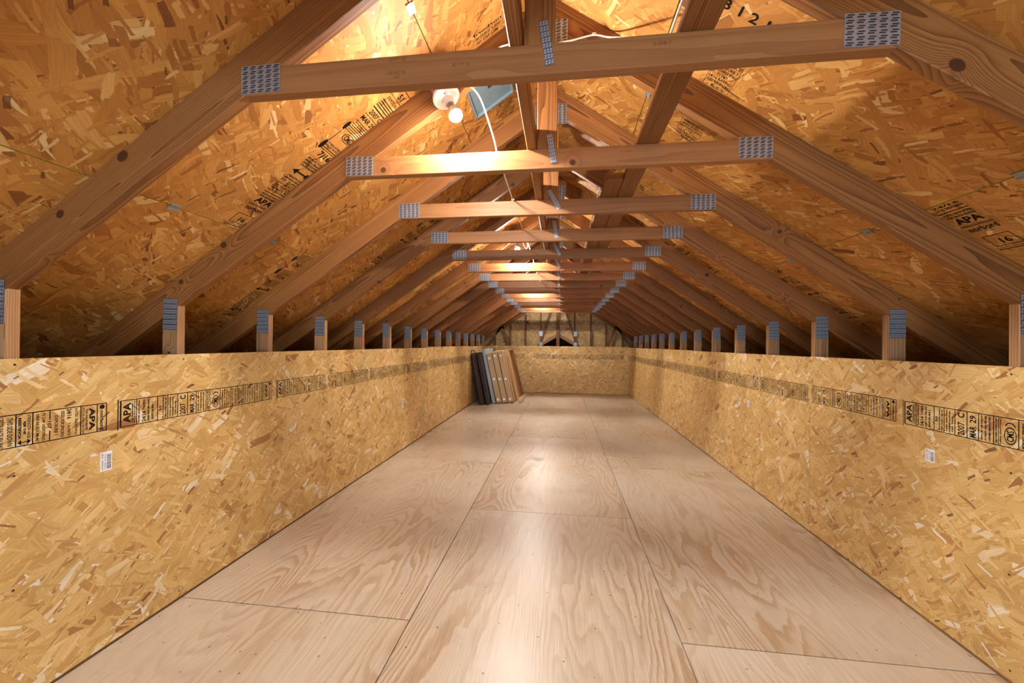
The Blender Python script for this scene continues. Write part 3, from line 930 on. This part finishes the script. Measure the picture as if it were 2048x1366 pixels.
# lateral braces lying on the collar ties
def brace(x0, x1, z0, z1, ya, yb, label):
    q = MB(); L = yb - ya
    q.box(-L / 2, L / 2, -(x1 - x0) / 2, (x1 - x0) / 2, -(z1 - z0) / 2, (z1 - z0) / 2)
    o = ob('ceiling_brace', q.mesh('ceiling_brace', LUM, .003), None, frame(((x0 + x1) / 2, (ya + yb) / 2, (z0 + z1) / 2), (0, 1, 0), (-1, 0, 0)))
    return tag(o, label, 'brace')


brace(-.083, -.044, 2.1535, 2.2425, -1.2, 4.2, 'narrow two-by-four brace on edge across the collar ties beside the king posts')
brace(-.083, -.044, 2.1535, 2.2425, 4.205, 9.9, 'narrow two-by-four brace continuing along the king posts towards the gable')
brace(.393, .482, 2.1535, 2.1915, -1.2, 3.72, 'flat two-by-four brace laid across the collar ties under the right rafters')
brace(.301, .390, 2.1535, 2.1915, 2.09, 6.8, 'flat two-by-four brace spliced alongside another with its sawn end showing')
brace(.393, .482, 2.1535, 2.1915, 6.0, 9.9, 'flat two-by-four brace on the collar ties nearest the gable')


# cables
def smooth_pts(P, n=6):
    P = [V(p) for p in P]; out = []
    for i in range(len(P) - 1):
        p0, p1, p2, p3 = P[max(i - 1, 0)], P[i], P[i + 1], P[min(i + 2, len(P) - 1)]
        for j in range(n):
            s = j / n
            out.append(.5 * ((2 * p1) + (-p0 + p2) * s + (2 * p0 - 5 * p1 + 4 * p2 - p3) * s * s + (-p0 + 3 * p1 - 3 * p2 + p3) * s ** 3))
    return out + [P[-1]]


def cable(pts, label, staples=(), rad=.0035):
    q = MB(); q.tube(smooth_pts(pts), rad)
    o = ob('electric_cable', q.mesh('electric_cable', CABLE, smooth=True)); tag(o, label, 'cable')
    for s in staples:
        q = MB(); q.box(-.008, .008, -.004, .004, -.004, .007)
        ob('cable_staple', q.mesh('cable_staple', PORC, .001), o, Matrix.Translation(s))


z = 2.160
lampY = [-.763, 1.675, 4.113, 6.551, 8.989]
for i, ly in enumerate(lampY[1:], 0):
    nx = ly + 2.438
    k2 = 2 + 4 * i
    pts = [(-.40, ly + .01, 2.47), (-.33, ly + .045, 2.44), (-.285, T(k2) - .01, 2.37), (-.235, T(k2) - .004, 2.22), (-.222, T(k2) + .004, 2.168), (-.222, T(k2) + .06, z), (-.222, T(k2 + 1), z), (-.222, T(k2 + 2), z)]
    if i < 3: pts += [(-.225, T(k2 + 3) - .1, z + .002), (-.26, T(k2 + 3) + .1, z + .03), (-.34, nx - .1, 2.36), (-.40, nx - .02, 2.44)]
    else: pts += [(-.222, 9.75, z)]
    cable(pts, ['white cable drooping from the bulb box beside the roof vent onto the collar ties', 'white cable drooping from the second bulb box onto the collar ties', 'white cable drooping from the third bulb box onto the collar ties', 'white cable from the bulb nearest the gable lying on the last collar ties'][i],
          [(-.222, T(k2) + .03, z), (-.222, T(k2 + 1) + .01, z)])
cable([(-.37, T(2) - .006, 2.48), (-.2, T(2) - .006, 2.62), (.0, T(2) - .007, 2.60), (.05, T(2) - .007, 2.612), (.11, T(2) - .006, 2.62), (.205, T(2) - .006, 2.635), (.27, T(2) - .03, 2.60), (.35, 1.45, 2.40), (.38, 1.22, 2.215), (.383, 1.1, 2.2), (.383, 0, 2.199), (.383, -1.2, 2.199)],
      'white cable arching over the right rafter by the ridge plate and along the flat brace', [(.205, T(2) - .008, 2.635), (.383, .55, 2.199)])
cable([(.290, 2.3, 2.199), (.290, 4, 2.199), (.290, 6.7, 2.199)], 'white cable running along the edge of the spliced flat brace', [(.291, 2.36, 2.198), (.291, 2.96, 2.198), (.291, 3.57, 2.198)])


# ================================================================== LAMPS
def arc(n, r0, a0, a1, cz): return [(r0 * math.sin(math.radians(a0 + (a1 - a0) * i / n)), cz + r0 * math.cos(math.radians(a0 + (a1 - a0) * i / n))) for i in range(n + 1)]


q = MB(); q.lathe([(.012, .018), (.060, .018), (.062, .012), (.062, .004), (.058, .000), (.046, -.004), (.03, -.007), (.026, -.010), (.024, -.030), (.021, -.036), (.012, -.036)], 28)
BASE_ME = q.mesh('lamp_base', PORC, smooth=False)
q = MB(); q.lathe([(.0155, -.034), (.0155, -.052), (.0135, -.053)], 18); SOCK_ME = q.mesh('lamp_cap', BOXG)
q = MB()
prof = [(.0125, -.05), (.0145, -.056), (.021, -.068)]
q.lathe(prof + [(.0285, -.082), (.030, -.0955)], 20, 1); prof = [(.0301, -.0953)]
for a in range(96, 177, 10): prof.append((.030 * math.sin(math.radians(a)), -.093 + .030 * math.cos(math.radians(a))))
q.lathe(prof, 20); BULB_ME = q.mesh('light_bulb', [BULB, PORC], smooth=True)
oct_ = [(.05 * math.cos(math.radians(22.5 + 45 * i)), .05 * math.sin(math.radians(22.5 + 45 * i))) for i in range(8)]
q = MB(); q.prism(oct_, .0185, .062); BOX_ME = q.mesh('junction_box', BOXG, .002)
q = MB(); q.lathe([(.002, -.0015), (.0035, -.003), (.0035, -.008), (.001, -.009)], 10); SCREW_ME = q.mesh('mounting_screw', BOXG)
LAB = ['porcelain lampholder with lit bulb on the rafter by the window wall', 'porcelain lampholder with lit bulb beside the grey-blue roof vent', 'porcelain lampholder with lit bulb, second from the roof vent', 'porcelain lampholder with lit bulb, third from the roof vent', 'porcelain lampholder with lit bulb nearest the gable']
for i, ly in enumerate(lampY):
    if ly < 0: continue      # no bulb where the photograph shows none
    zax = V((-.46, .12, .88)).normalized()
    ex = V((0, 1, 0)).cross(zax).normalized(); ey = zax.cross(ex)
    m = Matrix((ex, ey, zax)).transposed().to_4x4(); m.translation = V((-.436, ly, 2.373))
    lp = ob('ceiling_lamp', None, None, m); tag(lp, LAB[i], 'lamp', 'bare bulb lamps along the ridge')
    ob('lamp_base', BASE_ME, lp); ob('lamp_cap', SOCK_ME, lp); ob('junction_box', BOX_ME, lp); ob('light_bulb', BULB_ME, lp)
    for sx_ in (-.037, .037): ob('mounting_screw', SCREW_ME, lp, Matrix.Translation((0, sx_, 0)))


# ================================================================== STORED PANELS in the far left corner
def leaning(name, label, cat, x, y0, y1, th_, h, tilt, mat, group=None):
    """slab standing on the floor with its lower left edge at x, leaning to the left wall"""
    e = ob(name, None, None, Matrix.Translation((x, y0, .0015)) @ Matrix.Rotation(-math.radians(tilt), 4, 'Y')); tag(e, label, cat, group)
    return e, th_, h, y1 - y0


def slab(name, e, x0, x1, y0, y1, z0, z1, mat, bevel=.003):
    q = MB(); q.box(x0, x1, y0, y1, z0, z1); return ob(name, q.mesh(name, mat, bevel), e)


e, t0, h0, L0 = leaning('dark_panel', 'espresso brown panel with a top handle leaning on the left wall', 'panel', -1.588, 8.05, 9.3, .11, 1.12, 11.0, ESP)
slab('panel_body', e, 0, .085, 0, 1.25, 0, 1.09, ESP); slab('face_board', e, .012, .073, -.012, 0, .01, 1.05, ESP); slab('edge_strip', e, .085, .098, -.004, 1.25, 0, 1.09, ESP)
q = MB(); q.tube(smooth_pts([(.015, .02, 1.085), (.01, .02, 1.12), (.02, .02, 1.145), (.07, .02, 1.14), (.085, .02, 1.1), (.08, .02, 1.085)]), .008); ob('carry_handle', q.mesh('carry_handle', ESP, smooth=True), e)
e, *_ = leaning('dark_panel', 'plain espresso brown panel between the handled panel and the cartons', 'panel', -1.465, 8.07, 9.3, .1, 1.1, 11.4, ESP)
slab('panel_body', e, 0, .06, 0, 1.2, 0, 1.08, ESP); slab('face_board', e, .01, .05, -.012, 0, .01, 1.06, ESP); slab('edge_strip', e, .06, .07, -.004, 1.2, 0, 1.08, ESP)
e, *_ = leaning('grey_panel', 'light grey painted panel wedged between dark panels and tan cartons', 'panel', -1.374, 8.3, 9.75, .03, 1.18, 12.0, GREYP)
slab('panel_body', e, 0, .07, 0, 1.3, 0, 1.17, GREYP); slab('recessed_face', e, .01, .06, -.006, 0, .06, 1.1, GREYP); slab('top_rail', e, 0, .07, -.004, 1.3, 1.17, 1.185, GREYP)
labs = ['tan flat carton with white labels beside the dark panels', 'tan flat carton with white labels, middle one of three', 'tan flat carton with white labels beside the arched frame']
for i, (x, hh) in enumerate(((-1.272, 1.09), (-1.155, 1.14), (-1.037, 1.145))):
    e, *_ = leaning('flat_carton', labs[i], 'carton', x, 8.28 + .07 * i, 9.5, .1, hh, 13.0, CARD, 'flat cartons stacked on edge')
    slab('carton_body', e, 0, .098, 0, 1.2, .012, hh - .02, CARD)
    slab('carton_flap', e, .002, .096, -.003, 0, .03, hh - .06, CARD, .001)
    slab('end_cap', e, -.004, .102, -.006, 1.206, hh - .03, hh, MAPLE if i else CARD); slab('end_cap', e, -.003, .101, -.006, 1.206, 0, .022, CARD2)
    slab('edge_strip', e, .100, .108, -.008, .02, 0, hh - .03, MAPLE)
    for zz in (.055, .5, hh - .13): slab('paper_label', e, .022 + random.uniform(-.004, .006), .074, -.0045, -.003, zz, zz + .05, PAPER, 0)
e, *_ = leaning('arched_frame', 'pale wooden frame with an arched opening leaning beside the cartons', 'frame', -.925, 8.62, 9.9, .1, 1.16, 13., MAPLE)
slab('stile', e, 0, .018, 0, .04, 0, 1.15, MAPLE); slab('stile', e, .085, .1, 0, .04, 0, 1.15, MAPLE); slab('rail', e, .018, .085, 0, .04, 1.07, 1.15, MAPLE)
q = MB()
pl = [(.018, 1.07), (.018, .98)] + [(.0515 - .028 * math.cos(math.radians(a)), .98 + .06 * math.sin(math.radians(a))) for a in range(0, 181, 20)] + [(.085, .98), (.085, 1.07)]
q.prism(pl, 0, .04); m = Matrix(((1, 0, 0, 0), (0, 0, 1, 0), (0, 1, 0, 0), (0, 0, 0, 1)))
ob('arch_piece', fixn(q.mesh('arch_piece', MAPLE)), e, m)
q = MB(); q.tube([(.078, .02, .02), (.03, .02, .98)], .006); ob('cross_slat', q.mesh('cross_slat', MAPLE), e)
e, *_ = leaning('cardboard_sheet', 'brown cardboard sheet leaning behind the arched frame', 'cardboard', -.922, 8.75, 10.25, .02, 1.14, 13.0, CARD2)
slab('sheet_board', e, 0, .02, 0, 1.45, 0, 1.14, CARD2); slab('folded_edge', e, .02, .028, .0, 1.45, .0, 1.13, CARD2)
q = MB(); q.box(-.865, -.80, 8.5, 10.1, .0, .03)
fb = ob('cardboard_strip', q.mesh('cardboard_strip', CARD, .002), None, Matrix.Translation((.045, 0, .002))); tag(fb, 'tan cardboard strip lying flat on the floor beside the arched frame', 'cardboard')
